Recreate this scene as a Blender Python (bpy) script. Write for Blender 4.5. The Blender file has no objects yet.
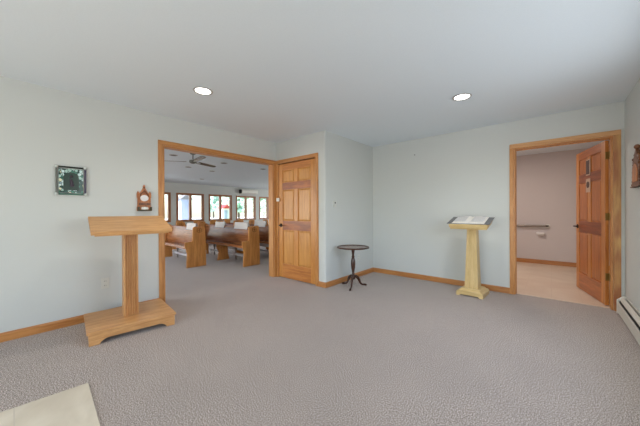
import bpy, bmesh, math, random
from mathutils import Vector, Matrix
random.seed(7)
sc = bpy.context.scene
COL = sc.collection
R = math.radians
H = 2.44

# ------------------------------------------------------------------ materials
def srgb(r, g, b):
    def f(c):
        c /= 255.0
        return c/12.92 if c <= 0.04045 else ((c+0.055)/1.055)**2.4
    return (f(r), f(g), f(b), 1)

def newmat(name):
    m = bpy.data.materials.new(name); m.use_nodes = True
    nt = m.node_tree; b = nt.nodes['Principled BSDF']
    return m, nt, b

def plain(name, col, rough=0.6, metal=0.0, bump=0.0, bscale=200, spec=0.5, emit=None, es=0):
    m, nt, b = newmat(name)
    b.inputs['Base Color'].default_value = col
    b.inputs['Roughness'].default_value = rough
    b.inputs['Metallic'].default_value = metal
    b.inputs['Specular IOR Level'].default_value = spec
    tc = nt.nodes.new('ShaderNodeTexCoord')
    n = nt.nodes.new('ShaderNodeTexNoise'); n.inputs['Scale'].default_value = bscale
    nt.links.new(tc.outputs['Object'], n.inputs['Vector'])
    if bump:
        bp = nt.nodes.new('ShaderNodeBump'); bp.inputs['Strength'].default_value = bump
        bp.inputs['Distance'].default_value = 0.002
        nt.links.new(n.outputs['Fac'], bp.inputs['Height']); nt.links.new(bp.outputs['Normal'], b.inputs['Normal'])
    # a faint variation of tone
    mx = nt.nodes.new('ShaderNodeMix'); mx.data_type = 'RGBA'
    mx.inputs['A'].default_value = col
    mx.inputs['B'].default_value = (col[0]*.93, col[1]*.93, col[2]*.93, 1)
    nt.links.new(n.outputs['Fac'], mx.inputs['Factor']); nt.links.new(mx.outputs['Result'], b.inputs['Base Color'])
    if emit:
        b.inputs['Emission Color'].default_value = emit; b.inputs['Emission Strength'].default_value = es
    return m

def wood(name, light, dark, axis='z', rough=0.38, grain=1.0, knots=0.0, knot_col=None, streak=14.0):
    m, nt, b = newmat(name)
    L = nt.links; N = nt.nodes
    tc = N.new('ShaderNodeTexCoord'); mp = N.new('ShaderNodeMapping')
    s = {'x': (1.2, streak, streak), 'y': (streak, 1.2, streak), 'z': (streak, streak, 1.2)}[axis]
    mp.inputs['Scale'].default_value = s
    L.new(tc.outputs['Object'], mp.inputs['Vector'])
    n1 = N.new('ShaderNodeTexNoise'); n1.inputs['Scale'].default_value = 1.6*grain
    n1.inputs['Detail'].default_value = 6; n1.inputs['Roughness'].default_value = .6; n1.inputs['Distortion'].default_value = .8
    L.new(mp.outputs['Vector'], n1.inputs['Vector'])
    n2 = N.new('ShaderNodeTexNoise'); n2.inputs['Scale'].default_value = 9*grain; n2.inputs['Detail'].default_value = 3
    L.new(mp.outputs['Vector'], n2.inputs['Vector'])
    add = N.new('ShaderNodeMath'); add.operation = 'MULTIPLY_ADD'; add.inputs[1].default_value = .35
    L.new(n2.outputs['Fac'], add.inputs[0]); L.new(n1.outputs['Fac'], add.inputs[2])
    r = N.new('ShaderNodeValToRGB')
    r.color_ramp.elements[0].position = .45; r.color_ramp.elements[0].color = dark
    r.color_ramp.elements[1].position = .85; r.color_ramp.elements[1].color = light
    L.new(add.outputs[0], r.inputs['Fac'])
    out = r.outputs['Color']
    if knots:
        mp2 = N.new('ShaderNodeMapping')
        mp2.inputs['Scale'].default_value = {'x': (2.2, 9, 9), 'y': (9, 2.2, 9), 'z': (9, 9, 2.2)}[axis]
        L.new(tc.outputs['Object'], mp2.inputs['Vector'])
        v = N.new('ShaderNodeTexNoise'); v.inputs['Scale'].default_value = 1.3; v.inputs['Detail'].default_value = 2
        L.new(mp2.outputs['Vector'], v.inputs['Vector'])
        rr = N.new('ShaderNodeValToRGB')
        rr.color_ramp.elements[0].position = .42; rr.color_ramp.elements[0].color = (0, 0, 0, 1)
        rr.color_ramp.elements[1].position = .62; rr.color_ramp.elements[1].color = (knots,)*3 + (1,)
        L.new(v.outputs['Fac'], rr.inputs['Fac'])
        mx = N.new('ShaderNodeMix'); mx.data_type = 'RGBA'
        L.new(rr.outputs['Color'], mx.inputs['Factor']); L.new(out, mx.inputs['A'])
        mx.inputs['B'].default_value = knot_col or dark
        out = mx.outputs['Result']
    L.new(out, b.inputs['Base Color'])
    b.inputs['Roughness'].default_value = rough
    bp = N.new('ShaderNodeBump'); bp.inputs['Strength'].default_value = .12; bp.inputs['Distance'].default_value = .001
    L.new(n2.outputs['Fac'], bp.inputs['Height']); L.new(bp.outputs['Normal'], b.inputs['Normal'])
    return m

def carpet_mat():
    m, nt, b = newmat('carpet'); L = nt.links; N = nt.nodes
    tc = N.new('ShaderNodeTexCoord')
    n1 = N.new('ShaderNodeTexNoise'); n1.inputs['Scale'].default_value = 140; n1.inputs['Detail'].default_value = 4; n1.inputs['Roughness'].default_value = .9
    n2 = N.new('ShaderNodeTexNoise'); n2.inputs['Scale'].default_value = 2.2; n2.inputs['Detail'].default_value = 3
    for n in (n1, n2): L.new(tc.outputs['Object'], n.inputs['Vector'])
    r = N.new('ShaderNodeValToRGB'); e = r.color_ramp.elements
    e[0].position = .40; e[0].color = CARPET[0]
    e[1].position = .60; e[1].color = CARPET[2]
    x = e.new(.5); x.color = CARPET[1]
    L.new(n1.outputs['Fac'], r.inputs['Fac'])
    mx = N.new('ShaderNodeMix'); mx.data_type = 'RGBA'; mx.blend_type = 'MULTIPLY'
    mx.inputs['Factor'].default_value = .35
    r2 = N.new('ShaderNodeValToRGB'); r2.color_ramp.elements[0].position = .35; r2.color_ramp.elements[0].color = (.82, .82, .82, 1)
    r2.color_ramp.elements[1].position = .65; r2.color_ramp.elements[1].color = (1, 1, 1, 1)
    L.new(n2.outputs['Fac'], r2.inputs['Fac'])
    L.new(r.outputs['Color'], mx.inputs['A']); L.new(r2.outputs['Color'], mx.inputs['B'])
    L.new(mx.outputs['Result'], b.inputs['Base Color'])
    b.inputs['Roughness'].default_value = .95; b.inputs['Specular IOR Level'].default_value = .1
    b.inputs['Sheen Weight'].default_value = .2
    bp = N.new('ShaderNodeBump'); bp.inputs['Strength'].default_value = .06; bp.inputs['Distance'].default_value = .002
    L.new(n1.outputs['Fac'], bp.inputs['Height']); L.new(bp.outputs['Normal'], b.inputs['Normal'])
    return m

def tile_mat(name, c1, c2, grout, size, rough=.35, vein=1.6):
    m, nt, b = newmat(name); L = nt.links; N = nt.nodes
    tc = N.new('ShaderNodeTexCoord')
    n = N.new('ShaderNodeTexNoise'); n.inputs['Scale'].default_value = vein; n.inputs['Detail'].default_value = 7; n.inputs['Distortion'].default_value = 1.4
    L.new(tc.outputs['Object'], n.inputs['Vector'])
    r = N.new('ShaderNodeValToRGB'); r.color_ramp.elements[0].position = .35; r.color_ramp.elements[0].color = c2
    r.color_ramp.elements[1].position = .65; r.color_ramp.elements[1].color = c1
    L.new(n.outputs['Fac'], r.inputs['Fac'])
    br = N.new('ShaderNodeTexBrick'); br.offset = 0; br.inputs['Scale'].default_value = 1
    br.inputs['Brick Width'].default_value = size; br.inputs['Row Height'].default_value = size
    br.inputs['Mortar Size'].default_value = .003; br.inputs['Mortar'].default_value = grout
    L.new(tc.outputs['Object'], br.inputs['Vector'])
    L.new(r.outputs['Color'], br.inputs['Color1']); L.new(r.outputs['Color'], br.inputs['Color2'])
    L.new(br.outputs['Color'], b.inputs['Base Color']); b.inputs['Roughness'].default_value = rough
    return m

def glass_mat():
    m = bpy.data.materials.new('window_glass'); m.use_nodes = True
    nt = m.node_tree; nt.nodes.clear()
    o = nt.nodes.new('ShaderNodeOutputMaterial'); t = nt.nodes.new('ShaderNodeBsdfTransparent')
    t.inputs['Color'].default_value = (.93, .96, .97, 1)
    g = nt.nodes.new('ShaderNodeBsdfGlossy'); g.inputs['Roughness'].default_value = .02
    f = nt.nodes.new('ShaderNodeFresnel'); f.inputs['IOR'].default_value = 1.45
    mx = nt.nodes.new('ShaderNodeMixShader')
    nt.links.new(f.outputs[0], mx.inputs[0]); nt.links.new(t.outputs[0], mx.inputs[1]); nt.links.new(g.outputs[0], mx.inputs[2])
    nt.links.new(mx.outputs[0], o.inputs['Surface'])
    return m

def stained_mat():
    m, nt, b = newmat('stained_glass'); L = nt.links; N = nt.nodes
    tc = N.new('ShaderNodeTexCoord')
    v = N.new('ShaderNodeTexVoronoi'); v.inputs['Scale'].default_value = 38; L.new(tc.outputs['Object'], v.inputs['Vector'])
    r = N.new('ShaderNodeValToRGB'); r.color_ramp.interpolation = 'CONSTANT'; e = r.color_ramp.elements
    e[0].position = 0; e[0].color = srgb(40, 80, 70)
    e[1].position = .35; e[1].color = srgb(70, 130, 110)
    for p, c in ((.5, (170, 205, 195)), (.62, (205, 228, 226)), (.75, (222, 222, 190)), (.85, (150, 185, 200)), (.92, (60, 80, 120))):
        x = e.new(p); x.color = srgb(*c)
    L.new(v.outputs['Color'], r.inputs['Fac'])
    v2 = N.new('ShaderNodeTexVoronoi'); v2.feature = 'DISTANCE_TO_EDGE'; v2.inputs['Scale'].default_value = 38
    L.new(tc.outputs['Object'], v2.inputs['Vector'])
    lt = N.new('ShaderNodeMath'); lt.operation = 'LESS_THAN'; lt.inputs[1].default_value = .06; L.new(v2.outputs['Distance'], lt.inputs[0])
    mx = N.new('ShaderNodeMix'); mx.data_type = 'RGBA'; L.new(lt.outputs[0], mx.inputs['Factor']); L.new(r.outputs['Color'], mx.inputs['A'])
    mx.inputs['B'].default_value = srgb(30, 34, 34)
    L.new(mx.outputs['Result'], b.inputs['Base Color']); b.inputs['Roughness'].default_value = .2
    return m

CARPET = (srgb(70, 59, 53), srgb(160, 146, 137), srgb(240, 227, 218))
M = {}
M['wall'] = plain('wall_paint', srgb(208, 211, 208), .8, bump=.15, bscale=250, spec=.25)
M['bath_wall'] = plain('bath_wall_paint', srgb(214, 205, 203), .8, bump=.15, bscale=250, spec=.25)
M['ceil'] = plain('ceiling_paint', srgb(230, 239, 246), .9, bump=.2, bscale=120, spec=.2)
M['carpet'] = carpet_mat()
M['tile'] = tile_mat('entry_tile', srgb(230, 219, 200), srgb(204, 190, 168), srgb(208, 196, 178), .61, .25)
M['bath_floor'] = tile_mat('bath_tile', srgb(226, 207, 186), srgb(216, 194, 172), srgb(214, 193, 172), .3, .35)
T1, T2 = srgb(208, 150, 88), srgb(168, 106, 48)
M['trim_x'] = wood('pine_trim_x', T1, T2, 'x'); M['trim_y'] = wood('pine_trim_y', T1, T2, 'y'); M['trim_z'] = wood('pine_trim_z', T1, T2, 'z')
M['trim_rz'] = wood('knotty_pine_trim', srgb(212, 168, 104), srgb(176, 118, 62), 'z', knots=.7, knot_col=srgb(150, 78, 44))
M['trim_rx'] = wood('knotty_pine_head', srgb(214, 165, 112), srgb(180, 122, 70), 'x')
M['base'] = wood('pine_base_x', srgb(200, 140, 80), srgb(164, 100, 46), 'x'); M['base_y'] = wood('pine_base_y', srgb(200, 140, 80), srgb(164, 100, 46), 'y')
M['stile'] = wood('door_stile', srgb(206, 144, 72), srgb(174, 108, 42), 'z', .32)
M['rail'] = wood('door_rail', srgb(182, 104, 42), srgb(124, 60, 18), 'x', .32, knots=.6, knot_col=srgb(104, 46, 16))
M['rail_light'] = wood('door_rail_light', srgb(200, 132, 66), srgb(156, 90, 36), 'x', .32)
M['panel'] = wood('door_panel', srgb(208, 150, 76), srgb(176, 112, 46), 'z', .32, streak=20)
M['stile_red'] = wood('bath_door_stile', srgb(208, 140, 72), srgb(164, 96, 42), 'z', .3)
M['rail_red'] = wood('bath_door_rail', srgb(156, 80, 34), srgb(104, 46, 16), 'x', .3)
M['rail_red2'] = wood('bath_door_rail_light', srgb(190, 112, 56), srgb(138, 72, 30), 'x', .3)
M['panel_red'] = wood('bath_door_panel', srgb(192, 116, 54), srgb(144, 76, 28), 'z', .3, streak=20)
K1, K2 = srgb(218, 168, 112), srgb(184, 128, 74)
for a in 'xyz': M['oak_'+a] = wood('oak_'+a, K1, K2, a, .4, grain=1.6)
for a in 'xyz': M['pale_'+a] = wood('pale_oak_'+a, srgb(222, 196, 142), srgb(194, 164, 106), a, .42, grain=1.4)
for a in 'xyz': M['walnut_'+a] = wood('pew_walnut_'+a, srgb(176, 116, 72), srgb(122, 70, 38), a, .24)
M['pew_end'] = wood('pew_end_oak', srgb(226, 160, 88), srgb(184, 116, 56), 'z', .3)
M['mahogany'] = wood('dark_mahogany', srgb(84, 52, 38), srgb(40, 24, 18), 'z', .25)
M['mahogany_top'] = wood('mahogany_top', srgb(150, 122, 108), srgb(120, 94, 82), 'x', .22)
M['carved'] = wood('carved_walnut', srgb(128, 78, 46), srgb(62, 36, 22), 'z', .4, grain=3)
M['terracotta'] = wood('shrine_wood', srgb(206, 136, 84), srgb(146, 80, 44), 'z', .45, grain=3)
M['shrine_dark'] = plain('shrine_dark', srgb(72, 62, 34), .5)
M['white'] = plain('white_enamel', srgb(232, 230, 222), .4)
M['cream'] = plain('cream_steel', srgb(214, 210, 200), .4)
M['plastic'] = plain('ivory_plastic', srgb(214, 215, 208), .4)
M['black'] = plain('black_void', srgb(18, 18, 18), .6)
M['dark_metal'] = plain('dark_bronze', srgb(58, 48, 38), .35, .7)
M['brass'] = plain('aged_brass', srgb(150, 126, 72), .35, .8)
M['steel'] = plain('brushed_steel', srgb(150, 140, 132), .35, .9)
M['pewter'] = plain('pewter', srgb(120, 122, 116), .4, .8)
M['silver'] = plain('silver', srgb(200, 204, 200), .3, .6)
M['fan'] = plain('fan_blade', srgb(150, 148, 140), .25, .5)
M['paper'] = plain('paper', srgb(232, 228, 226), .8)
M['page'] = plain('printed_page', srgb(240, 235, 226), .8, bscale=60)
M['print'] = plain('print_ink', srgb(196, 196, 200), .8)
M['cover'] = plain('grey_cover', srgb(122, 122, 122), .7, bump=.2)
M['pad'] = plain('kneeler_vinyl', srgb(216, 213, 216), .4)
M['lamp'] = plain('lamp_glow', (1, 1, 1, 1), .5, emit=(1, .97, .93, 1), es=6)
M['lampoff'] = plain('lamp_off', srgb(70, 68, 64), .5)
M['can_rim'] = plain('can_rim', srgb(190, 188, 184), .4)
M['stained'] = stained_mat()
M['glass'] = glass_mat()
M['sign_dark'] = plain('sign_dark', srgb(66, 36, 24), .4)
M['sign_pale'] = plain('sign_pale', srgb(196, 168, 146), .5)
M['grass'] = plain('lawn', srgb(160, 184, 140), .9, bscale=3)
M['gravel'] = plain('gravel', srgb(225, 222, 216), .9, bscale=8)
M['leaf'] = plain('leaves', srgb(170, 198, 178), .8, bscale=4, bump=.5)
M['bark'] = plain('bark', srgb(90, 74, 60), .9)
M['siding'] = plain('siding', srgb(160, 166, 186), .8)
M['roof'] = plain('roofing', srgb(120, 116, 118), .8)
M['red'] = plain('red_paint', srgb(190, 60, 50), .3)
M['tyre'] = plain('tyre', srgb(30, 30, 30), .8)
M['darkglass'] = plain('dark_glass', srgb(50, 60, 70), .1)

# ------------------------------------------------------------------ mesh helpers
class MB:
    def __init__(s): s.bm = bmesh.new()
    def box(s, x0, x1, y0, y1, z0, z1, bev=0.0, mat=None):
        r = bmesh.ops.create_cube(s.bm, size=1)['verts']
        mt = Matrix.Translation(((x0+x1)/2, (y0+y1)/2, (z0+z1)/2)) @ Matrix.Diagonal((abs(x1-x0), abs(y1-y0), abs(z1-z0), 1))
        if mat is not None: mt = mat @ mt
        bmesh.ops.transform(s.bm, matrix=mt, verts=r)
        if bev:
            es = list({e for v in r for e in v.link_edges})
            bmesh.ops.bevel(s.bm, geom=es, offset=bev, segments=2, profile=.6, affect='EDGES', clamp_overlap=True)
        return s
    def hexa(s, bot, top):
        """frustum between two 4-corner loops"""
        vs = [s.bm.verts.new(p) for p in list(bot)+list(top)]
        f = s.bm.faces.new
        f(vs[3::-1]); f(vs[4:8])
        for i in range(4):
            j = (i+1) % 4; f((vs[i], vs[j], vs[4+j], vs[4+i]))
        return s
    def prism(s, pts, a0, a1, axis='x', mat=None, bev=0):
        """outline pts extruded along axis. axis x: pts=(y,z); y: (x,z); z: (x,y)"""
        def P(p, a):
            v = {'x': (a, p[0], p[1]), 'y': (p[0], a, p[1]), 'z': (p[0], p[1], a)}[axis]
            return mat @ Vector(v) if mat is not None else v
        A = [s.bm.verts.new(P(p, a0)) for p in pts]; B = [s.bm.verts.new(P(p, a1)) for p in pts]
        fs = [s.bm.faces.new(A), s.bm.faces.new(B[::-1])]
        n = len(pts)
        for i in range(n):
            j = (i+1) % n
            fs.append(s.bm.faces.new((A[j], A[i], B[i], B[j])))
        if bev:
            es = list({e for f in fs[:2] for e in f.edges})
            bmesh.ops.bevel(s.bm, geom=es, offset=bev, segments=2, profile=.6, affect='EDGES')
        return s
    def lathe(s, prof, seg=32, mat=None):
        rings = []
        for r, z in prof:
            if r < 1e-6:
                p = Vector((0, 0, z)); rings.append([s.bm.verts.new(mat @ p if mat else p)])
            else:
                ring = []
                for k in range(seg):
                    a = 2*math.pi*k/seg; p = Vector((r*math.cos(a), r*math.sin(a), z))
                    ring.append(s.bm.verts.new(mat @ p if mat else p))
                rings.append(ring)
        for a, b in zip(rings, rings[1:]):
            for k in range(seg):
                k2 = (k+1) % seg
                if len(a) == 1 and len(b) == 1: continue
                if len(a) == 1: s.bm.faces.new((a[0], b[k2], b[k]))
                elif len(b) == 1: s.bm.faces.new((a[k], a[k2], b[0]))
                else: s.bm.faces.new((a[k], a[k2], b[k2], b[k]))
        return s
    def tube(s, pts, radii, seg=10, flat=1.0):
        pts = [Vector(p) for p in pts]
        if not isinstance(radii, (list, tuple)): radii = [radii]*len(pts)
        rings = []
        ref = Vector((0, 0, 1))
        for i, p in enumerate(pts):
            t = (pts[min(i+1, len(pts)-1)]-pts[max(i-1, 0)]).normalized()
            u = t.cross(ref)
            if u.length < 1e-3: u = t.cross(Vector((1, 0, 0)))
            u.normalize(); w = u.cross(t)
            rings.append([s.bm.verts.new(p+u*(math.cos(2*math.pi*k/seg)*radii[i])+w*(math.sin(2*math.pi*k/seg)*radii[i]*flat)) for k in range(seg)])
        for a, b in zip(rings, rings[1:]):
            for k in range(seg):
                k2 = (k+1) % seg; s.bm.faces.new((a[k], a[k2], b[k2], b[k]))
        s.bm.faces.new(rings[0][::-1]); s.bm.faces.new(rings[-1])
        return s
    def ball(s, c, r, sc3=(1, 1, 1), sub=2, noise=0):
        v = bmesh.ops.create_icosphere(s.bm, subdivisions=sub, radius=r)['verts']
        for q in v:
            k = 1+random.uniform(-noise, noise)
            q.co = Vector((q.co.x*sc3[0]*k+c[0], q.co.y*sc3[1]*k+c[1], q.co.z*sc3[2]*k+c[2]))
        return s
    def build(s, name, mat, parent=None, smooth=False, kind=None):
        bmesh.ops.recalc_face_normals(s.bm, faces=s.bm.faces)
        me = bpy.data.meshes.new(name); s.bm.to_mesh(me); s.bm.free()
        mats = mat if isinstance(mat, (list, tuple)) else [mat]
        for k in mats: me.materials.append(k)
        o = bpy.data.objects.new(name, me); COL.objects.link(o)
        if smooth:
            for p in me.polygons: p.use_smooth = True
            try: me.set_sharp_from_angle(angle=R(35))
            except Exception: pass
        if parent: o.parent = parent
        if kind: o['kind'] = kind
        return o

def thing(name, label, cat, loc=(0, 0, 0), rz=0, group=None):
    o = bpy.data.objects.new(name, None); COL.objects.link(o)
    o.location = loc; o.rotation_euler = (0, 0, rz); o.empty_display_size = .1
    o['label'] = label; o['category'] = cat
    if group: o['group'] = group
    return o
def tag(o, label, cat, group=None):
    o['label'] = label; o['category'] = cat
    if group: o['group'] = group
    return o
def struct(name, mb, mat, parent=None, smooth=False):
    return mb.build(name, mat, parent, smooth, None if parent else 'structure')
def sroot(name, loc=(0, 0, 0), rz=0):
    o = bpy.data.objects.new(name, None); COL.objects.link(o); o.location = loc; o.rotation_euler = (0, 0, rz)
    o['kind'] = 'structure'; return o
def copy_tree(o, parent=None):
    c = o.copy(); COL.objects.link(c)
    if parent: c.parent = parent
    for ch in list(o.children): copy_tree(ch, c)
    return c

# ------------------------------------------------------------------ key positions
XL, YB, YC, XD, XR = -3.8125, 4.634, 3.176, -2.645, 0.64   # left wall, back wall, closet front, closet side, right wall
TH = .12
XW = -12.0                                                  # far window wall of the nave
Y0, Y1 = -3.0, 12.0

# ------------------------------------------------------------------ shell
struct('floor', MB().box(XL-TH/2, XR+.02, Y0, YB+.06, -.1, 0).box(XW-.1, XL-TH/2, Y0, Y1, -.1, 0), M['carpet'])
struct('floor_entry', MB().prism([(-2.72, Y0), (-2.415, .335), (XR, .19), (XR, Y0)], 0, .008, 'z'), M['tile'])
struct('floor_bathroom', MB().box(-1.7, 1.3, YB+.06, 7.65, -.1, .004), M['bath_floor'])
struct('ceiling', MB().box(XW-TH, 1.42, Y0-TH, Y1+TH, H, H+.1), M['ceil'])

OL, OR_, OT = 1.287, 3.115, 2.056       # nave opening
struct('wall_left', MB().box(XL-TH, XL, Y0, OL, 0, H).box(XL-TH, XL, OR_, Y1, 0, H).box(XL-TH, XL, OL, OR_, OT, H), M['wall'])
DL, DR, DT = -3.752, -2.84, 2.056        # closet door opening
cor = [(XD-TH, YC+TH), (XD-TH, YC)] + [(XD-.022+.022*math.sin(a), YC+.022-.022*math.cos(a)) for a in [R(k*15) for k in range(7)]] + [(XD, YB), (XD-TH, YB)]
mb = MB().box(XL, DL, YC, YC+TH, 0, H).box(DR, XD-TH, YC, YC+TH, 0, H).box(DL, DR, YC, YC+TH, DT, H)
mb.prism(cor, 0, H, 'z')
struct('wall_closet', mb, M['wall'], smooth=True)
BL, BR_, BT = -.400, .552, 2.056       # bathroom door opening
struct('wall_back', MB().box(XL, BL, YB, YB+TH, 0, H).box(BR_, 1.42, YB, YB+TH, 0, H).box(BL, BR_, YB, YB+TH, BT, H), M['wall'])
# right wall with a window beside the camera
struct('wall_right', MB().box(XR, XR+TH, Y0, .9, 0, H).box(XR, XR+TH, 3.3, YB, 0, H).box(XR, XR+TH, .9, 3.3, 0, .6).box(XR, XR+TH, .9, 3.3, 2.1, H), M['wall'])
struct('wall_front', MB().box(XL, -2.2, Y0-TH, Y0, 0, H).box(.5, XR+TH, Y0-TH, Y0, 0, H).box(-2.2, .5, Y0-TH, Y0, 0, .2).box(-2.2, .5, Y0-TH, Y0, 2.15, H), M['wall'])
# bathroom shell
struct('wall_bathroom_back', MB().box(-1.82, 1.42, 7.65, 7.65+TH, 0, H), M['bath_wall'])
struct('wall_bathroom_left', MB().box(-1.82, -1.7, YB+TH, 7.65, 0, H), M['bath_wall'])
struct('wall_bathroom_right', MB().box(1.3, 1.42, YB+TH, 7.65, 0, H), M['bath_wall'])
struct('baseboard_bathroom', MB().box(-1.7, 1.3, 7.638, 7.65, .004, .095, .003), M['base'])
# nave outer walls
WW, WZ0, WZ1 = 1.08, .84, 1.97
wy = [5.15+1.413*k for k in range(-5, 5)]
mb = MB().box(XW-TH, XW, Y0, Y1, 0, WZ0).box(XW-TH, XW, Y0, Y1, WZ1, H)
edges = [Y0] + [v for y in wy for v in (y-WW/2, y+WW/2)] + [Y1]
for a, b in zip(edges[::2], edges[1::2]): mb.box(XW-TH, XW, a, b, WZ0, WZ1)
struct('wall_windows', mb, M['wall'])
struct('wall_nave_front', MB().box(XW-TH, XL-TH, Y0-TH, Y0, 0, .5).box(XW-TH, XL-TH, Y0-TH, Y0, 2.1, H).box(XW-TH, -10.5, Y0-TH, Y0, .5, 2.1).box(-5.5, XL-TH, Y0-TH, Y0, .5, 2.1), M['wall'])
struct('wall_nave_back', MB().box(XW-TH, XL-TH, Y1, Y1+TH, 0, .5).box(XW-TH, XL-TH, Y1, Y1+TH, 2.1, H).box(XW-TH, -10.5, Y1, Y1+TH, .5, 2.1).box(-5.5, XL-TH, Y1, Y1+TH, .5, 2.1), M['wall'])

# windows of the nave
n = 0
TRW = wood('window_trim', srgb(176, 118, 76), srgb(120, 72, 44), 'z')
for y in wy:
    if y < 2.0 or y > 10.5: continue
    n += 1
    w = sroot('window_%d' % n, (XW, y, 0))
    a, b = -WW/2, WW/2; c = .055
    MB().box(0, .015, a-c, a, WZ0-c, WZ1+c).box(0, .015, b, b+c, WZ0-c, WZ1+c).box(0, .015, a, b, WZ1, WZ1+c).box(0, .02, a, b, WZ0-c, WZ0).build('casing', TRW, w)
    MB().box(-.11, -.001, a, a+.03, WZ0, WZ1).box(-.11, -.001, b-.03, b, WZ0, WZ1).box(-.11, -.001, a+.03, b-.03, WZ1-.03, WZ1).box(-.11, -.001, a+.03, b-.03, WZ0, WZ0+.03).build('window_frame', TRW, w)
    MB().box(-.10, .006, -.045, .045, WZ0+.03, WZ1-.03).build('mullion', TRW, w)
    for s0, s1 in ((a+.03, -.045), (.045, b-.03)):
        MB().box(-.062, -.056, s0, s1, WZ0+.03, WZ1-.03).build('pane', M['glass'], w)

# trim ------------------------------------------------------------------
CW, CT = .058, .018
def casing_profile_v(mb, x0, x1, y0, y1, z0, z1): mb.box(x0, x1, y0, y1, z0, z1, .004)
# nave opening casing, on the left wall
t1 = sroot('trim_1')
MB().box(XL, XL+CT, OL-CW, OL, 0, OT, .004).box(XL+CT, XL+CT+.005, OL-.045, OL-.03, 0, OT).build('side_casing', M['trim_z'], t1)
MB().box(XL, XL+CT, OR_, YC-.001, 0, OT, .004).box(XL+CT, XL+CT+.005, OR_+.03, OR_+.045, 0, OT).build('side_casing', M['trim_z'], t1)
MB().box(XL, XL+CT, OL-CW, YC-.001, OT, OT+CW, .004).box(XL+CT, XL+CT+.005, OL-.03, OR_+.03, OT+.012, OT+.026).build('head_casing', M['trim_y'], t1)
MB().box(XL-TH-.005, XL, OL, OL+.018, 0, OT-.018).build('jamb', M['trim_z'], t1)
MB().box(XL-TH-.005, XL, OR_-.018, OR_, 0, OT-.018).build('jamb', M['trim_z'], t1)
MB().box(XL-TH-.005, XL, OL, OR_, OT-.018, OT).build('head_jamb', M['trim_y'], t1)
MB().box(XL-TH-CT, XL-TH, OL-CW, OL, 0, OT, .004).box(XL-TH-CT, XL-TH, OR_, OR_+CW, 0, OT, .004).box(XL-TH-CT, XL-TH, OL-CW, OR_+CW, OT, OT+CW, .004).build('rear_casing', M['trim_z'], t1)
# closet door casing
t2 = sroot('trim_2')
MB().box(XL+CT+.001, DL, YC-CT, YC, 0, DT, .004).build('side_casing', M['trim_z'], t2)
MB().box(DR, DR+CW, YC-CT, YC, 0, DT, .004).box(DR+.03, DR+.045, YC-CT-.005, YC-CT, 0, DT).build('side_casing', M['trim_z'], t2)
MB().box(XL+CT+.001, DR+CW, YC-CT, YC, DT, DT+CW, .004).build('head_casing', M['trim_x'], t2)
MB().box(DL, DL+.004, YC, YC+TH, 0, DT).box(DR-.004, DR, YC, YC+TH, 0, DT).box(DL, DR, YC, YC+TH, DT-.004, DT).build('jamb', M['trim_z'], t2)
# bathroom door casing
t3 = sroot('trim_3')
MB().box(BL-.047, BL, YB-CT, YB, 0, BT, .004).box(BL-.025, BL-.01, YB-CT-.005, YB-CT, 0, BT).build('side_casing', M['trim_z'], t3)
MB().box(BR_, BR_+.060, YB-CT, YB, 0, BT, .004).box(BR_+.008, BR_+.022, YB-CT-.005, YB-CT, 0, BT).build('side_casing', M['trim_rz'], t3)
MB().box(BL-.047, BR_+.060, YB-CT, YB, BT, BT+CW, .004).box(BL-.02, BR_+.02, YB-CT-.005, YB-CT, BT+.01, BT+.024).build('head_casing', M['trim_rx'], t3)
MB().box(BL, BL+.018, YB, YB+TH+.005, 0, BT-.018).build('jamb', M['trim_z'], t3)
MB().box(BR_-.018, BR_, YB, YB+TH+.005, 0, BT-.018).build('jamb', M['trim_z'], t3)
MB().box(BL, BR_, YB, YB+TH+.005, BT-.018, BT).build('head_jamb', M['trim_x'], t3)
MB().box(BL+.018, BL+.026, YB+.06, YB+.08, 0, BT-.018).box(BL+.018, BR_-.018, YB+.06, YB+.08, BT-.028, BT-.018).build('door_stop', M['trim_z'], t3)
# baseboards
BH = .083
def bprof(d): return [(0, 0), (d, 0), (d, BH-.018), (d*.45, BH), (0, BH)]
o = struct('baseboard_left', MB().prism([(XL+p[0], p[1]) for p in bprof(.014)], Y0, OL-CW, 'y'), M['base_y'])
struct('baseboard_closet', MB().prism([(XD+p[0], p[1]) for p in bprof(.014)], YC-.014, YB-.014, 'y').prism([(YC-p[0], p[1]) for p in bprof(.014)], DR+CW, XD+.0, 'x'), M['base_y'])
struct('baseboard_back', MB().prism([(YB-p[0], p[1]) for p in bprof(.014)], XD, BL-.047, 'x'), M['base'])
struct('baseboard_nave', MB().box(XW, XW+.014, Y0, Y1, 0, BH).box(XL-TH-.014, XL-TH, OR_+CW, Y1, 0, BH), M['base_y'])

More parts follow.
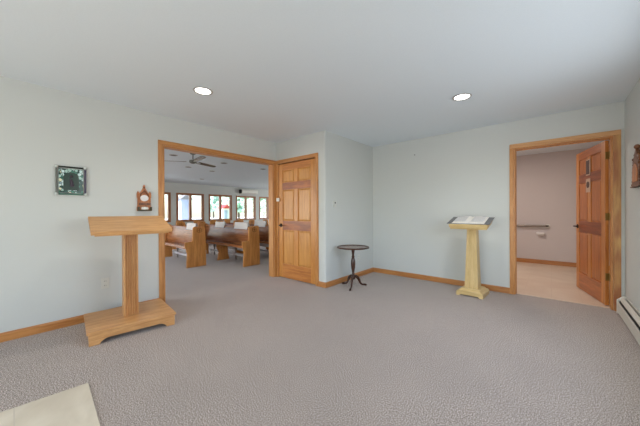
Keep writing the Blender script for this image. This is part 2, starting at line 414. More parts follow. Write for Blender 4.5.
# ------------------------------------------------------------------ doors
def make_door(name, w, stile, rail, rail2, panel, knob_side):
    """hinge at local x=0, slab extends to +x=w, visible face is -y"""
    d = sroot(name)
    t = .035; hgt = 2.035
    SW, MW = .105, .095
    rails = [(.012, .255, rail2), (.86, 1.02, rail), (1.575, 1.70, rail), (1.925, hgt, rail2)]
    zb = [(.255, .86), (1.02, 1.575), (1.70, 1.925)]
    MB().box(0, SW, 0, t, .012, hgt, .002).build('stile', stile, d)
    MB().box(w-SW, w, 0, t, .012, hgt, .002).build('stile', stile, d)
    for z0, z1, m_ in rails:
        MB().box(SW, w-SW, .0005, t-.0005, z0, z1, .001).build('rail', m_, d)
    cx = w/2
    for z0, z1 in zb:
        MB().box(cx-MW/2, cx+MW/2, .0006, t-.0006, z0, z1, .001).build('mullion', stile, d)
        for a, b in ((SW, cx-MW/2), (cx+MW/2, w-SW)):
            q = MB()
            q.box(a, b, .012, t-.012, z0, z1)
            e = .03
            for (ya, yb) in ((.012, .003), (t-.012, t-.003)):
                q.hexa([(a+.008, ya, z0+.008), (b-.008, ya, z0+.008), (b-.008, ya, z1-.008), (a+.008, ya, z1-.008)],
                       [(a+e, yb, z0+e), (b-e, yb, z0+e), (b-e, yb, z1-e), (a+e, yb, z1-e)])
            q.build('panel', panel, d)
    kx = w-.06
    for sgn, y in ((-1, 0), (1, t)):
        k = MB(); rot = Matrix.Translation((kx, y, .94)) @ Matrix.Rotation(R(90*sgn*-1), 4, 'X')
        rot = Matrix.Translation((kx, y, .94)) @ Matrix.Rotation(R(90) if sgn < 0 else R(-90), 4, 'X')
        k.lathe([(0, 0), (.032, 0), (.032, .005), (.024, .010), (.011, .013), (.011, .045), (.0, .047)], 20, rot)
        k.tube([(kx, y+sgn*.045, .94), (kx-.03, y+sgn*.050, .942), (kx-.10, y+sgn*.048, .935)], [.011, .009, .007], 10)
        k.build('door_handle', M['dark_metal'], d, True)
    for z in (.36, 1.10, 1.85):
        MB().box(-.006, .0, t-.034, t+.002, z-.045, z+.045).tube([(-.006, HY, z-.047), (-.006, HY, z+.047)], .006, 8).build('hinge', M['brass'], d)
    return d
HY = -.006
d1 = make_door('door_1', DR-DL-.010-.006, M['stile'], M['rail'], M['rail_light'], M['panel'], 0)
# closet door: hinge at right -> mirror by rotating: visible face must stay towards -y, so mirror geometry in x
def mirror_x(root):
    for ch in root.children:
        me = ch.data
        for v in me.vertices: v.co.x = -v.co.x
        me.flip_normals()
mirror_x(d1)
d1.location = (DR-.010, YC+.002, 0)
HY = .041
d2 = make_door('door_2', .93, M['stile_red'], M['rail_red'], M['rail_red2'], M['panel_red'], 0)
# bathroom door: leaf runs from the hinge (0.514,4.765) to (0.30,5.69); hall face looks to -X
ang = math.atan2(.928, -.215)
mirror = True
# visible face towards -x: local +x -> dir (-.228,.974); local -y must map to -x : rotate by ang gives -y -> (sin, -cos)=(.974,.22) (wrong side) so mirror y
for ch in d2.children:
    me = ch.data
    for v in me.vertices: v.co.y = -v.co.y
    me.flip_normals()
d2.location = (.500, 4.778, 0); d2.rotation_euler = (0, 0, ang)
for z in (.36, 1.10, 1.85):
    MB().box(BR_-.0215, BR_-.018, YB+.055, YB+.118, z-.036, z+.036, .001).build('hinge_leaf', M['brass'], t3)
# signs on the hall face of the bathroom door (face is local +y... plane y=0, outward +y)
def on_door(obj): obj.location = d2.location; obj.rotation_euler = d2.rotation_euler
s1 = thing('door_sign', 'dark brown framed sign high on the open bathroom door', 'sign'); on_door(s1)
MB().box(.41, .54, .001, .010, 1.665, 1.885, .002).build('frame', M['sign_pale'], s1)
MB().box(.425, .525, .010, .013, 1.68, 1.87, .001).build('sign_face', M['sign_dark'], s1)
s2 = thing('restroom_sign', 'pale square sign with a dark round emblem on the bathroom door', 'sign'); on_door(s2)
MB().box(.41, .55, .001, .007, 1.43, 1.62, .002).build('plate', M['sign_pale'], s2)
MB().lathe([(0, .007), (.045, .007), (.045, .010), (0, .010)], 24, Matrix.Translation((.48, 0, 1.535)) @ Matrix.Rotation(R(-90), 4, 'X')).build('round_emblem', M['sign_dark'], s2)
# little white sensor on the closet casing
o = MB().box(-3.775, -3.70, YC-CT-.014, YC-CT-.001, 1.372, 1.432, .003).build('door_sensor', M['white'])
tag(o, 'small white door contact on the casing left of the six-panel closet door', 'sensor')

# ------------------------------------------------------------------ recessed lights
def downlight(x, y, label, lit, group=None, r=.092):
    t = thing('ceiling_light', label, 'light', (x, y, H), 0, group)
    MB().lathe([(r-.018, -.001), (r, -.001), (r+.004, -.006), (r, -.010), (r-.014, -.010), (r-.018, -.006), (r-.018, -.001)], 36).build('trim_ring', M['can_rim'], t, True)
    MB().lathe([(0, -.002), (r-.018, -.002), (r-.018, -.006), (0, -.008)], 36).build('lens', M['lamp'] if lit else M['lampoff'], t, True)
    if lit:
        l = bpy.data.lights.new('downlight_lamp', 'SPOT'); l.energy = LIT; l.spot_size = R(140); l.spot_blend = 1; l.shadow_soft_size = .07
        l.color = (1, .97, .93)
        lo = bpy.data.objects.new('downlight_lamp', l); COL.objects.link(lo); lo.location = (x, y, H-.02); lo['kind'] = 'structure'
    return t
LIT = 46; SUN = 13
downlight(-2.722, 1.302, 'lit round recessed ceiling light over the slant-top lectern, left one of the foyer', True)
downlight(-.742, 3.255, 'lit round recessed ceiling light nearer the bathroom doorway', True)
ld = ['dark recessed ceiling light just inside the nave opening, leftmost', 'dark recessed ceiling light to the right of the ceiling fan',
      'dark recessed ceiling light at the right end of the nave opening', 'dark recessed ceiling light beyond the tip of the fan blade', 'dark recessed ceiling light farthest back in the nave', 'dark recessed ceiling light just under the fan hub in view']
for (x, y), lb in zip([(-6.244, 2.32), (-6.313, 3.55), (-6.358, 4.805), (-7.795, 3.99), (-9.92, 4.68), (-7.578, 3.2)], ld):
    downlight(x, y, lb, False, r=.085)

# ------------------------------------------------------------------ slant-top lectern (left)
A = R(-5.8)
L1 = thing('lectern', 'honey oak slant-top lectern on a wide low base by the left wall', 'lectern', (-3.35, .806, 0), A)
MB().box(-.30, .33, -.358, .355, .103, .126, .005).build('base_top', M['oak_y'], L1)
def apron(w):
    return [(-w, 0), (-w+.075, 0), (-w+.085, .02), (-w+.115, .04), (-w+.14, .045), (w-.14, .045), (w-.115, .04), (w-.085, .02), (w-.075, 0), (w, 0), (w, .105), (-w, .105)]
MB().prism(apron(.343), .292, .315, 'x').build('front_apron', M['oak_y'], L1)
MB().prism(apron(.34), -.285, -.262, 'x').build('rear_apron', M['oak_y'], L1)
MB().prism([(-.262, 0), (.292, 0), (.292, .105), (-.262, .105)], -.34, -.317, 'y').build('side_apron', M['oak_x'], L1)
MB().prism([(-.262, 0), (.292, 0), (.292, .105), (-.262, .105)], .317, .34, 'y').build('side_apron', M['oak_x'], L1)
# fluted post
px0, px1, py = -.035, .085, .062
out = [(px1, -py)]
for k in range(5):
    c = -py+.022+k*(2*py-.044)/4
    out += [(px1, c-.008), (px1-.014, c-.005), (px1-.014, c+.005), (px1, c+.008)]
out += [(px1, py), (px0, py), (px0, -py)]
MB().prism(out, .126, 1.0, 'z').build('post', M['oak_z'], L1)
sl = math.atan2(.138, .46)
T = Matrix.Translation((.295, 0, 1.006)) @ Matrix.Rotation(sl, 4, 'Y')
MB().box(-.475, 0, -.322, .335, -.032, 0, .002, T).build('desk_top', M['oak_y'], L1)
MB().box(-.455, -.016, -.295, .305, -.050, -.032, .003, T).build('desk_molding', M['oak_y'], L1)
MB().box(-.38, -.10, -.10, .10, -.066, -.050, .003, T).build('support_block', M['oak_y'], L1)

# ------------------------------------------------------------------ pale lectern with an open book
L2 = thing('lectern', 'pale oak pedestal lectern with a tapered fluted column beside the bathroom doorway', 'lectern', (-.845, 4.285, 0), R(-3))
def foot(w):
    return [(-w, 0), (-w+.045, 0), (-w+.055, .018), (w-.055, .018), (w-.045, 0), (w, 0), (w, .05), (w-.018, .068), (-w+.018, .068), (-w, .05)]
MB().prism(foot(.165), -.185, .185, 'y').build('base', M['pale_x'], L2)
MB().hexa([(-.14, -.16, .068), (.14, -.16, .068), (.14, .16, .068), (-.14, .16, .068)], [(-.115, -.135, .098), (.115, -.135, .098), (.115, .135, .098), (-.115, .135, .098)]).build('base_molding', M['pale_x'], L2)
q = MB()
b0, b1, z0, z1 = .084, .058, .098, .94
q.hexa([(-b0, -b0, z0), (b0, -b0, z0), (b0, b0, z0), (-b0, b0, z0)], [(-b1, -b1, z1), (b1, -b1, z1), (b1, b1, z1), (-b1, b1, z1)])
for k in (-1, -.5, 0, .5, 1):
    c0, c1 = k*b0*.72, k*b1*.72
    q.hexa([(c0-.010, -b0-.005, z0), (c0+.010, -b0-.005, z0), (c0+.012, -b0+.001, z0), (c0-.012, -b0+.001, z0)],
           [(c1-.007, -b1-.005, z1), (c1+.007, -b1-.005, z1), (c1+.009, -b1+.001, z1), (c1-.009, -b1+.001, z1)])
q.build('column', M['pale_z'], L2)
sl2 = math.atan2(.085, .30)
T2_ = Matrix.Translation((0, -.27, .998)) @ Matrix.Rotation(sl2, 4, 'X')
MB().box(-.235, .235, 0, .34, -.048, 0, .004, T2_).build('desk_top', M['pale_x'], L2)
MB().box(-.225, .225, .010, .32, -.076, -.048, .006, T2_).build('desk_molding', M['pale_x'], L2)
MB().hexa([(-.060, -.060, .93), (.060, -.060, .93), (.060, .060, .93), (-.060, .060, .93)], [(-.07, -.09, .965), (.07, -.09, .965), (.07, .08, .99), (-.07, .08, .99)]).build('column_cap', M['pale_z'], L2)
bk = thing('open_book', 'large open guest book with grey cover corners on the pale lectern', 'book', (-.845, 4.285, 0), R(-3))
MB().box(-.262, .262, .0, .315, .002, .008, .001, T2_).build('cover', M['cover'], bk)
def page_block(s):
    pts = [(0, .009), (0, .016)] + [(s*.198*t, .016+.016*math.sin(math.pi*min(1, t*1.15))**1.0*(1-t*.4)) for t in (.1, .2, .35, .5, .65, .8, .9)] + [(s*.198, .012), (s*.198, .009)]
    return MB().prism(pts, .012, .303, 'y', T2_)
page_block(-1).build('pages', M['page'], bk, True)
page_block(1).build('pages', M['page'], bk, True)
q = MB()
for s in (-1, 1):
    for k in range(9):
        yy = .05+k*.027
        q.box(min(s*.035, s*.18), max(s*.035, s*.18), yy, yy+.006, .0305, .0325, 0, T2_)
q.build('printed_lines', M['print'], bk)

# ------------------------------------------------------------------ candle stand
TB = thing('side_table', 'small dark round pedestal table with three curved legs in the corner', 'table', (-2.352, 3.50, 0))
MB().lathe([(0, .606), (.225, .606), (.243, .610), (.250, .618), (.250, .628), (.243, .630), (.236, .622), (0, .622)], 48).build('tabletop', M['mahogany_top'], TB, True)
MB().lathe([(.230, .610), (.2505, .612), (.2525, .628), (.246, .633), (.232, .6245), (.230, .610)], 48).build('tabletop_rim', M['mahogany'], TB, True)
MB().box(-.07, .07, -.012, .012, .590, .606).box(-.04, .04, -.04, .04, .580, .592, .003).build('tabletop_block', M['mahogany'], TB)
MB().lathe([(0, .112), (.012, .112), (.028, .122), (.033, .15), (.028, .185), (.019, .20), (.025, .21), (.019, .222), (.024, .26), (.033, .31), (.036, .36), (.034, .41), (.024, .45), (.019, .462), (.028, .472), (.019, .482), (.018, .51), (.024, .55), (.028, .575), (.028, .583), (0, .583)], 28).build('column', M['mahogany'], TB, True)
for a in (-68, 172, 60):
    ca, sa = math.cos(R(a)), math.sin(R(a))
    P = [(.012, .165), (.045, .165), (.080, .140), (.105, .095), (.125, .050), (.155, .024), (.195, .018), (.222, .014)]
    q = MB().tube([(r*ca, r*sa, z) for r, z in P], [.019, .021, .020, .017, .014, .012, .013, .015], 12, 1.15)
    q.lathe([(0, 0), (.014, 0), (.019, .008), (.016, .018), (0, .024)], 16, Matrix.Translation((.222*ca, .222*sa, 0)))
    q.build('leg', M['mahogany'], TB, True)

# ------------------------------------------------------------------ things on the walls
AR = thing('wall_art', 'small square stained-glass icon in a silvery frame on the left wall', 'picture', (XL, .407, 1.515))
w, h = .094, .125
MB().box(.004, .012, -w, w, -h, h).build('glass_panel', M['stained'], AR)
# arched figure panel on the glass
pts = [(-.060, -.098), (.060, -.098), (.060, .03)] + [(.060*math.cos(R(a)), .03+.060*math.sin(R(a))) for a in range(15, 180, 15)] + [(-.060, .03)]
MB().prism(pts, .012, .015, 'x').build('arched_panel', plain('arch_green', srgb(32, 56, 44), .3, bscale=90), AR)
q = MB().tube([(.017, -.01, .02), (.018, 0, .0), (.017, .008, -.06)], [.006, .012, .016], 8)
q.ball((.019, 0, .045), .013)
q.build('robed_figure', plain('figure_dark', srgb(64, 50, 64), .5), AR, True)
MB().tube([(.016, .112, .15), (.016, .112, -.15)], .0085, 10).build('frame_rod', plain('rod_dark', srgb(72, 66, 84), .35, .6), AR, True)
MB().tube([(.016, -.112, .15), (.016, -.112, -.15)], .0085, 10).build('frame_rod', M['pewter'], AR, True)
MB().tube([(.018, -.125, .141), (.018, .125, .141)], .0085, 10).build('frame_rod', plain('rod_black', srgb(48, 54, 48), .35, .6), AR, True)
MB().tube([(.018, -.125, -.139), (.018, .125, -.139)], .0085, 10).build('frame_rod', plain('rod_green', srgb(86, 128, 116), .35, .5), AR, True)
for a in (-.112, .112):
    for b in (-.139, .141):
        MB().ball((.026, a, b), .016, (.6, 1, 1)).build('corner_bead', M['silver'], AR, True)

def gothic(parent, mat, s=1.0):
    hp = [(0, .325), (.012, .308), (.008, .292), (.014, .272), (.030, .245), (.046, .215), (.054, .215), (.064, .245), (.076, .215), (.076, .165), (.068, .155), (.068, .060), (.076, .05), (.076, 0)]
    pts = [(-a, b) for a, b in hp[::-1]] + hp[1:]
    return MB().prism([(a*s, b*s) for a, b in pts], .004, .022, 'x', bev=.002).build('carved_back', mat, parent)
SH = thing('wall_shrine', 'small carved reddish wall shrine with a white oval niche near the opening', 'shrine', (XL, 1.068, 1.2))
gothic(SH, M['terracotta'])
MB().lathe([(0, 0), (.040, 0), (.040, .006), (.0, .010)], 28, Matrix.Translation((.022, 0, .158)) @ Matrix.Rotation(R(90), 4, 'Y') @ Matrix.Diagonal((.95, 1.1, 1, 1))).build('white_oval', M['paper'], SH, True)
for s in (-1, 1):
    MB().lathe([(0, 0), (.010, 0), (.006, .008), (.006, .09), (.010, .10), (.009, .12), (.012, .13), (0, .155)], 14, Matrix.Translation((.032, s*.060, .075))).build('side_post', M['terracotta'], SH, True)
MB().tube([(.026, -.054, .170), (.028, -.030, .215), (.028, 0, .250), (.028, .030, .215), (.026, .054, .170)], .006, 8).build('arch_molding', M['carved'], SH, True)
MB().box(.018, .048, -.062, .062, .072, .102, .004).build('cross_rail', M['carved'], SH)
MB().box(.016, .060, -.074, .074, 0, .016, .004).box(.016, .055, -.074, -.058, .016, .05).box(.016, .055, .058, .074, .016, .05).build('shelf', M['shrine_dark'], SH)
MB().lathe([(0, 0), (.036, 0), (.040, .018), (.030, .030), (0, .032)], 20, Matrix.Translation((.043, 0, .018)) @ Matrix.Diagonal((.5, 1, 1, 1))).build('white_bowl', M['white'], SH, True)
MB().ball((.026, 0, .288), .010).build('finial', M['carved'], SH, True)

SB = thing('wall_carving', 'dark carved wooden wall piece with a flared foot on the right wall', 'carving', (XR, 3.92, 1.40))
pts = [(-.17, 0), (-.17, .015), (-.145, .05), (-.125, .13), (-.125, .25), (-.14, .26), (-.14, .285), (-.115, .30), (-.11, .34), (-.13, .345), (-.135, .365), (-.11, .385),
       (-.085, .39), (-.075, .42), (-.05, .46), (-.02, .50), (0, .53)]
pts = pts + [(-a, b) for a, b in pts[-2::-1]]
pts = [(a, b*.70) for a, b in pts]
MB().prism(pts, -.030, -.003, 'x', bev=.004).build('carved_back', M['carved'], SB)
MB().prism([(-.09, .05), (.09, .05), (.09, .17), (.05, .21), (0, .23), (-.05, .21), (-.09, .17)], -.038, -.030, 'x', bev=.003).build('arched_panel', M['terracotta'], SB)
MB().box(-.04, -.003, -.17, .17, 0, .012, .004).build('foot_shelf', M['carved'], SB)
for s in (-1, 1):
    MB().ball((-.018, s*.118, .275), .018).build('finial', M['carved'], SB, True)
for s in (-1, 1):
    for k, (a, b) in enumerate([(.158, .028), (.140, .060), (.128, .105), (.128, .150), (.112, .222), (.082, .262), (.052, .312)]):
        MB().ball((-.020, s*a, b), .014, (1, 1, 1.2)).build('carved_scroll', M['carved'], SB, True)
MB().ball((-.018, 0, .385), .024).build('finial', M['carved'], SB, True)

o = thing('thermostat', 'small ivory thermostat on the wall above the round table', 'thermostat', (XD-.0015, 3.40, 1.31))
MB().box(.001, .022, -.038, .038, -.035, .045, .004).build('housing', M['plastic'], o)
MB().lathe([(0, 0), (.013, 0), (.013, .004), (0, .005)], 20, Matrix.Translation((.022, .0, .012)) @ Matrix.Rotation(R(90), 4, 'Y')).build('dial', M['black'], o)
MB().box(.001, .014, -.030, .030, -.055, -.037, .002).build('lower_cover', M['plastic'], o)
def outlet(loc, rz, label):
    o = thing('wall_outlet', label, 'outlet', loc, rz)
    MB().box(.0005, .006, -.036, .036, -.058, .058, .002).build('cover_plate', M['plastic'], o)
    for z in (-.024, .024):
        MB().box(.006, .008, -.016, .016, z-.014, z+.014, .001).build('socket', M['plastic'], o)
        MB().box(.008, .0085, -.008, -.005, z-.006, z+.006).box(.008, .0085, .005, .008, z-.006, z+.006).build('slot', M['black'], o)
outlet((XL, .683, .385), 0, 'ivory wall outlet low on the wall behind the slant-top lectern')
outlet((XD, 4.11, .35), 0, 'ivory wall outlet low on the wall behind the round table')
o = MB().lathe([(0, 0), (.004, 0), (.004, .012), (.010, .012), (.010, .016), (0, .018)], 12, Matrix.Translation((-1.805, YB, 2.167)) @ Matrix.Rotation(R(90), 4, 'X')).build('wall_nail', M['pewter'], None, True)
tag(o, 'tiny metal nail high on the blank back wall', 'nail')

# ------------------------------------------------------------------ baseboard heater
HT = thing('baseboard_heater', 'off-white baseboard heater along the foot of the right wall', 'heater', (XR, 0, 0))
ya, yb = 1.2, 4.555
MB().box(-.008, -.001, ya, yb, .02, .196).build('back_plate', M['cream'], HT)
MB().box(-.056, -.008, ya, yb-.04, .04, .150).build('cavity_shade', M['black'], HT)  # solid black box paints the shade inside the heater slots
MB().prism([(-.072, .022), (-.058, .022), (-.058, .128), (-.066, .132), (-.072, .126)], ya, yb-.04, 'y').build('front_cover', M['cream'], HT)
MB().prism([(-.022, .184), (-.026, .190), (-.056, .166), (-.056, .158), (-.052, .158)], ya, yb-.04, 'y').build('top_hood', M['cream'], HT)
MB().prism([(-.074, .0), (-.001, .0), (-.001, .198), (-.028, .198), (-.074, .150)], yb-.04, yb, 'y', bev=.003).build('end_cap', M['white'], HT)

# ------------------------------------------------------------------ bathroom fittings
GB = thing('grab_bar', 'metal grab bar on the far bathroom wall', 'grab bar', (0, 7.65, .845))
MB().tube([(-1.0, -.06, 0), (-.09, -.06, 0)], .024, 14).build('rail', M['steel'], GB, True)
for x in (-1.0, -.085):
    MB().tube([(x, -.06, 0), (x+.02, -.045, 0), (x+.025, -.002, 0)], .024, 14).build('end_bend', M['steel'], GB, True)
    MB().lathe([(0, 0), (.042, 0), (.042, .006), (.030, .010), (0, .010)], 20, Matrix.Translation((x+.028, 0, 0)) @ Matrix.Rotation(R(90), 4, 'X')).build('flange', M['white'], GB, True)
TP = thing('toilet_roll_holder', 'white toilet roll holder under the grab bar', 'toilet roll holder', (-.17, 7.652, .675))
MB().tube([(-.075, -.06, 0), (.045, -.06, 0)], .034, 20).build('paper_roll', M['paper'], TP, True)
MB().box(-.085, -.078, -.075, -.001, -.02, .02, .003).box(.048, .056, -.075, -.001, -.02, .02, .003).box(-.085, .056, -.006, -.001, -.022, .022, .002).build('bracket', M['white'], TP)

# ------------------------------------------------------------------ pews
def make_pew(Lg, label, support=False, low=0.0):
    """+x end at local x=0, runs to -Lg; front at y=0, back at y=.45"""
    p = thing('church_pew', label, 'pew', (0, 0, 0), 0, None)
    prof = [(.035, 0), (.035, .10), (.045, .20), (.050, .30), (.035, .37), (.012, .42), (0, .47), (0, .535), (.012, .55), (.150, .55), (.165, .57), (.170, .83)]
    prof += [(.178, .855), (.20, .868), (.24, .872), (.38, .872), (.41, .866), (.43, .85), (.445, .60), (.45, .30), (.455, 0)]
    for x in (0, -Lg+.035):
        e = MB().prism(prof, x-.035, x, 'x', bev=.003).build('end_panel', M['pew_end'], p)
        if x == 0:
            q = MB().lathe([(.044, 0), (.055, 0), (.055, .004), (.044, .004), (.044, 0)], 28, Matrix.Translation((0, .305, .79)) @ Matrix.Rotation(R(90), 4, 'Y'))
            q.box(0, .005, .298, .312, .755, .825).box(0, .005, .275, .335, .785, .797)
            q.build('round_cross_emblem', M['walnut_z'], e)
    x0, x1 = -Lg+.035, -.035
    MB().prism([(.02, .415), (.03, .455), (.36, .425), (.36, .400), (.05, .425), (.04, .400), (.02, .400)], x0, x1, 'x').build('seat', M['walnut_x'], p)
    bk = [(.325, .40), (.300, .47), (.305, .55), (.345, .80-low), (.355, .835-low), (.375, .85-low), (.395, .84-low), (.390, .82-low), (.370, .78-low), (.330, .55), (.325, .47), (.345, .40)]
    MB().prism(bk, x0, x1, 'x').build('backrest', M['walnut_x'], p, True)
    MB().box(x0, x1, .395, .46, .50, .515).box(x0, x1, .452, .46, .515, .60).build('book_rack', M['walnut_x'], p)
    m = -Lg*.5
    if support: MB().prism([(.08, 0), (.40, 0), (.36, .15), (.35, .40), (.06, .40), (.07, .30), (.12, .2), (.10, .08)], m-.02, m+.02, 'x').build('centre_support', M['pew_end'], p)
    MB().box(x0+.12, x1-.12, .50, .535, .22, .32, .012).build('kneeler_pad', M['pad'], p)
    MB().box(x0+.12, x1-.12, .44, .53, .10, .15, .01).build('lower_rail', M['pad'], p)
    for xx in (x0+.3, m+.2, x1-.3):
        MB().box(xx-.012, xx+.012, .455, .50, .22, .30).box(xx-.012, xx+.012, .46, .485, 0, .22).build('kneeler_leg', M['steel'], p)
    return p
rows = [(-5.83, 2.38, 1.95, 'wooden pew nearest the slant-top lectern, leftmost of the front group'), (-5.0, 3.225, 2.45, 'wooden pew in the middle of the nave opening, with a carved end panel'),
        (-4.3, 4.07, 2.4, 'wooden pew beside the right jamb of the nave opening'), (-4.05, 4.92, 2.4, 'wooden pew behind the right jamb, one row beyond the jamb-side pew'), (-4.05, 5.77, 2.4, 'wooden pew farthest back of the near group')]
protos = {}
for x, y, Lg, lb in rows:
    if Lg in protos:
        p = copy_tree(protos[Lg]); p['label'] = lb
    else:
        p = protos[Lg] = make_pew(Lg, lb, Lg == 2.45)
    p.location = (x, y, 0); p['group'] = 'church pews near the opening'
farl = ['far pew whose end stands below the left pane of the leftmost full window', 'far pew whose end stands below the right pane of the leftmost full window', 'far pew whose end stands below the middle of the second full window',
        'far pew whose end stands below the left pane of the window under the air conditioner', 'far pew whose end stands below the right pane of the window under the air conditioner', 'far pew whose end stands below the rightmost, partly hidden window']
farp = None
for i, lb in enumerate(farl):
    if farp is None: p = farp = make_pew(1.9, lb, False, .13)
    else: p = copy_tree(farp); p['label'] = lb
    p['group'] = 'church pews by the windows'
    p.location = (-9.15, 3.315+.685*i, 0)
# white sheets hung over pew backs
for i, (x, y, w_, up, lb) in enumerate([(-6.35, 2.38, .46, .075, 'white sheet hung over the back of the leftmost near pew'), (-6.59, 3.225, .47, .075, 'left one of the two white sheets on the middle pew back'),
                           (-5.60, 3.225, .56, .085, 'right one of the two white sheets on the middle pew back'), (-6.0, 4.07, .5, .09, 'white sheet on the pew back nearest the right jamb')]):
    zt = .852
    prof = [(.332, zt-.07), (.352, zt+.004), (.360, zt+up), (.380, zt+up), (.400, zt+.004), (.402, zt-.10), (.404, zt-.10), (.4025, zt+.006), (.383, zt+up+.003), (.357, zt+up+.003), (.349, zt+.006), (.329, zt-.07)]
    o = MB().prism([(a, b) for a, b in prof], -w_/2, w_/2, 'x').build('paper_sheet', M['paper'], None)
    o.location = (x, y, 0); tag(o, lb, 'paper', 'white sheets on the pew backs')

# ------------------------------------------------------------------ ceiling fan
FN = thing('ceiling_fan', 'metal ceiling fan hanging from the nave ceiling', 'ceiling fan', (-5.68, 2.493, H))
MB().lathe([(0, 0), (.065, 0), (.06, -.03), (.03, -.05), (0, -.05)], 24).build('canopy', M['pewter'], FN, True)
MB().tube([(0, 0, -.04), (0, 0, -.15)], .010, 10).build('rod', M['dark_metal'], FN)
MB().lathe([(0, -.14), (.03, -.155), (.07, -.170), (.078, -.195), (.065, -.220), (.03, -.235), (0, -.238)], 28).build('motor', M['pewter'], FN, True)
for i, a in enumerate((113, 233, 353)):
    m4 = Matrix.Rotation(R(a), 4, 'Z') @ Matrix.Translation((0, 0, -.195)) @ Matrix.Rotation(R(-12), 4, 'X')
    bpts = [(.14, -.05), (.30, -.05), (.60, -.05), (.67, -.038), (.69, 0), (.67, .038), (.60, .05), (.30, .05), (.14, .05)]
    b = MB().prism(bpts, -.004, .004, 'z', m4).build('blade', M['fan'], FN)
    MB().box(.06, .20, -.018, .018, -.010, -.004, .001, m4).build('blade_arm', M['silver'], b)

# ------------------------------------------------------------------ mini split
AC = thing('air_conditioner', 'white wall-mounted air conditioner above the far windows', 'air conditioner', (XW, 8.05, 2.13))
MB().prism([(.002, 0), (.15, 0), (.20, .05), (.21, .16), (.18, .215), (.002, .215)], -.44, .52, 'y', bev=.004).build('housing', M['white'], AC)
MB().prism([(.01, .01), (.15, .01), (.19, .05), (.20, .16), (.17, .205), (.01, .205)], -.49, -.44, 'y').build('end_cover', M['black'], AC)
MB().box(.12, .19, -.40, .48, -.006, .006).build('vent_flap', M['pad'], AC)

# ------------------------------------------------------------------ outdoors beyond the windows
struct('ground_gravel', MB().box(-80, XW-TH-.02, -40, 60, -.5, -.35), M['gravel'])
o = MB().prism([(-15, 7.5), (-55, 27), (-55, 60), (-15, 22)], -.35, -.302, 'z').build('grass_lawn', M['grass']); o['kind'] = 'stuff'; tag(o, 'stretch of green lawn outside the nave windows', 'lawn')
hs = thing('garden_shed', 'pale blue-grey outbuilding outside the leftmost full nave window', 'shed', (-60, 24.9, -.35))
MB().box(-2, 0, -1.1, 1.1, 0, 4.4).build('siding_wall', M['siding'], hs)
MB().prism([(-1.4, 4.4), (1.4, 4.4), (0, 5.6)], -2.3, .3, 'x').build('roof', M['roof'], hs)
def tree(x, y, hh, rr, lb):
    t = thing('leafy_tree', lb, 'tree', (x, y, -.30), random.uniform(0, 6), 'trees outside the windows')
    MB().tube([(0, 0, 0), (.1, 0, hh*.35), (0, .1, hh*.6)], [.22, .17, .1], 10).build('trunk', M['bark'], t)
    q = MB()
    for k in range(60):
        a = random.uniform(0, 6.28); r = rr*math.sqrt(random.random())*.8; z = random.uniform(.22, .95)*hh
        q.ball((r*math.cos(a), r*math.sin(a), z), random.uniform(.25, .45)*rr*.55, (1, 1, .8), 2, .16)
    q.build('foliage', M['leaf'], t)
for x, y, hh, rr, lb in [(-70, 36.2, 8, 2.6, 'distant leafy tree in the left pane of the second full nave window'), (-56, 33.0, 8, 2.4, 'leafy tree behind the red-roofed outbuilding'), (-38, 27.6, 7, 2.2, 'leafy tree in the right pane of the window under the air conditioner'),
                           (-36, 22.7, 6, 1.7, 'leafy tree in the left pane of the window under the air conditioner'), (-34, 31.5, 6.5, 2.4, 'leafy tree beyond the rightmost nave window'), (-43, 32.6, 7.5, 2.6, 'tall leafy tree set back between the two right nave windows')]:
    tree(x, y, hh, rr, lb)
gh = thing('outbuilding', 'white outbuilding with a red roof seen through the second full nave window', 'outbuilding', (-50, 28.6, -.30))
MB().box(-2, 0, -.75, .85, 0, 2.3).build('white_wall', M['white'], gh)
MB().prism([(-.9, 2.3), (1.0, 2.3), (.1, 3.1)], -2.2, .2, 'x').build('roof', M['red'], gh)
MB().box(0, .05, -.5, .2, 0, 1.9).build('door', M['siding'], gh)

# ------------------------------------------------------------------ light
w = bpy.data.worlds.new('World'); sc.world = w; w.use_nodes = True
nt = w.node_tree; bg = nt.nodes['Background']
sky = nt.nodes.new('ShaderNodeTexSky'); sky.sky_type = 'NISHITA'; sky.sun_disc = False; sky.sun_elevation = R(50); sky.sun_rotation = R(200)
sky.air_density = 1.0; sky.dust_density = 1.0
nt.links.new(sky.outputs[0], bg.inputs['Color']); bg.inputs['Strength'].default_value = .5

def area(name, loc, rot, sx, sy, e, col=(1, 1, 1)):
    l = bpy.data.lights.new(name, 'AREA'); l.shape = 'RECTANGLE'; l.size = sx; l.size_y = sy; l.energy = e; l.color = col
    o = bpy.data.objects.new(name, l); COL.objects.link(o); o.location = loc; o.rotation_euler = rot; o['kind'] = 'structure'
    return o
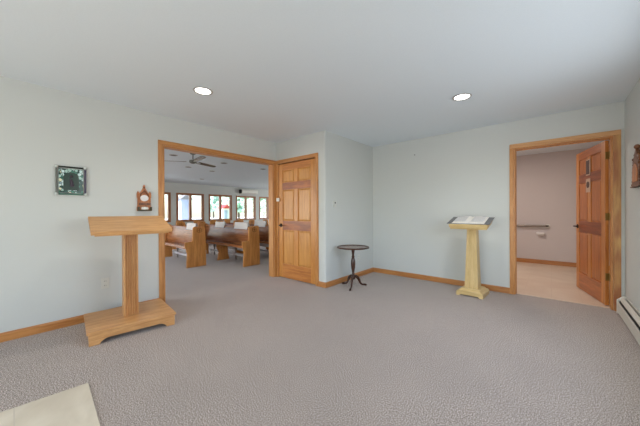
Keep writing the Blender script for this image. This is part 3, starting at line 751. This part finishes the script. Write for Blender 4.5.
# area lamps added in unseen window openings, standing in for daylight
area('daylight_front_window', (-.85, Y0-.1, 1.18), (R(90), 0, 0), 2.6, 1.9, 48, (.93, .96, 1))
area('daylight_side_window', (XR+.1, 2.1, 1.35), (0, R(90), 0), 1.5, 2.4, 24, (.90, .95, 1))
area('nave_fill_front', (-8, Y0-.1, 1.3), (R(90), 0, 0), 4.9, 1.5, 120, (1, .99, .97))  # added fill lamp out of view, brightens the nave
area('nave_fill_back', (-8, Y1+.1, 1.3), (R(-90), 0, 0), 4.9, 1.5, 120, (1, .99, .97))  # second added nave fill, in the unseen opposite end wall
l = bpy.data.lights.new('sun', 'SUN'); l.energy = SUN; l.angle = R(1); l.color = (1, .97, .93)
so = bpy.data.objects.new('sun', l); COL.objects.link(so); so.rotation_euler = (R(40), 0, R(8)); so['kind'] = 'structure'
l = bpy.data.lights.new('bathroom_bulb', 'AREA'); l.shape = 'DISK'; l.size = .3; l.energy = 22; l.color = (1, .88, .80)
bo = bpy.data.objects.new('bathroom_bulb', l); COL.objects.link(bo); bo.location = (-.9, 6.0, H-.06); bo['kind'] = 'structure'

# ------------------------------------------------------------------ camera
cam = bpy.data.cameras.new('Camera'); co = bpy.data.objects.new('Camera', cam); COL.objects.link(co)
f, pit, rol, yaw = 266.8424, -.0038, -.0053, -.7142
fw = Vector((math.sin(yaw)*math.cos(pit), math.cos(yaw)*math.cos(pit), math.sin(pit)))
rt = Vector((math.cos(yaw), -math.sin(yaw), 0)); up = rt.cross(fw)
r2 = rt*math.cos(rol)+up*math.sin(rol); u2 = -rt*math.sin(rol)+up*math.cos(rol)
mw = Matrix((r2, u2, -fw)).transposed().to_4x4(); mw.translation = (0, 0, 1.1762)
co.matrix_world = mw
cam.sensor_width = 36; cam.sensor_fit = 'HORIZONTAL'; cam.lens = f*36/640; cam.clip_start = .02; cam.clip_end = 300
sc.camera = co
sc.view_settings.view_transform = 'Standard'; sc.view_settings.look = 'None'; sc.view_settings.gamma = 1; sc.view_settings.use_curve_mapping = False
sc.view_settings.exposure = 0.04
sc.cycles.use_denoising = True
sc.cycles.max_bounces = 10; sc.cycles.diffuse_bounces = 7; sc.cycles.sample_clamp_indirect = 6
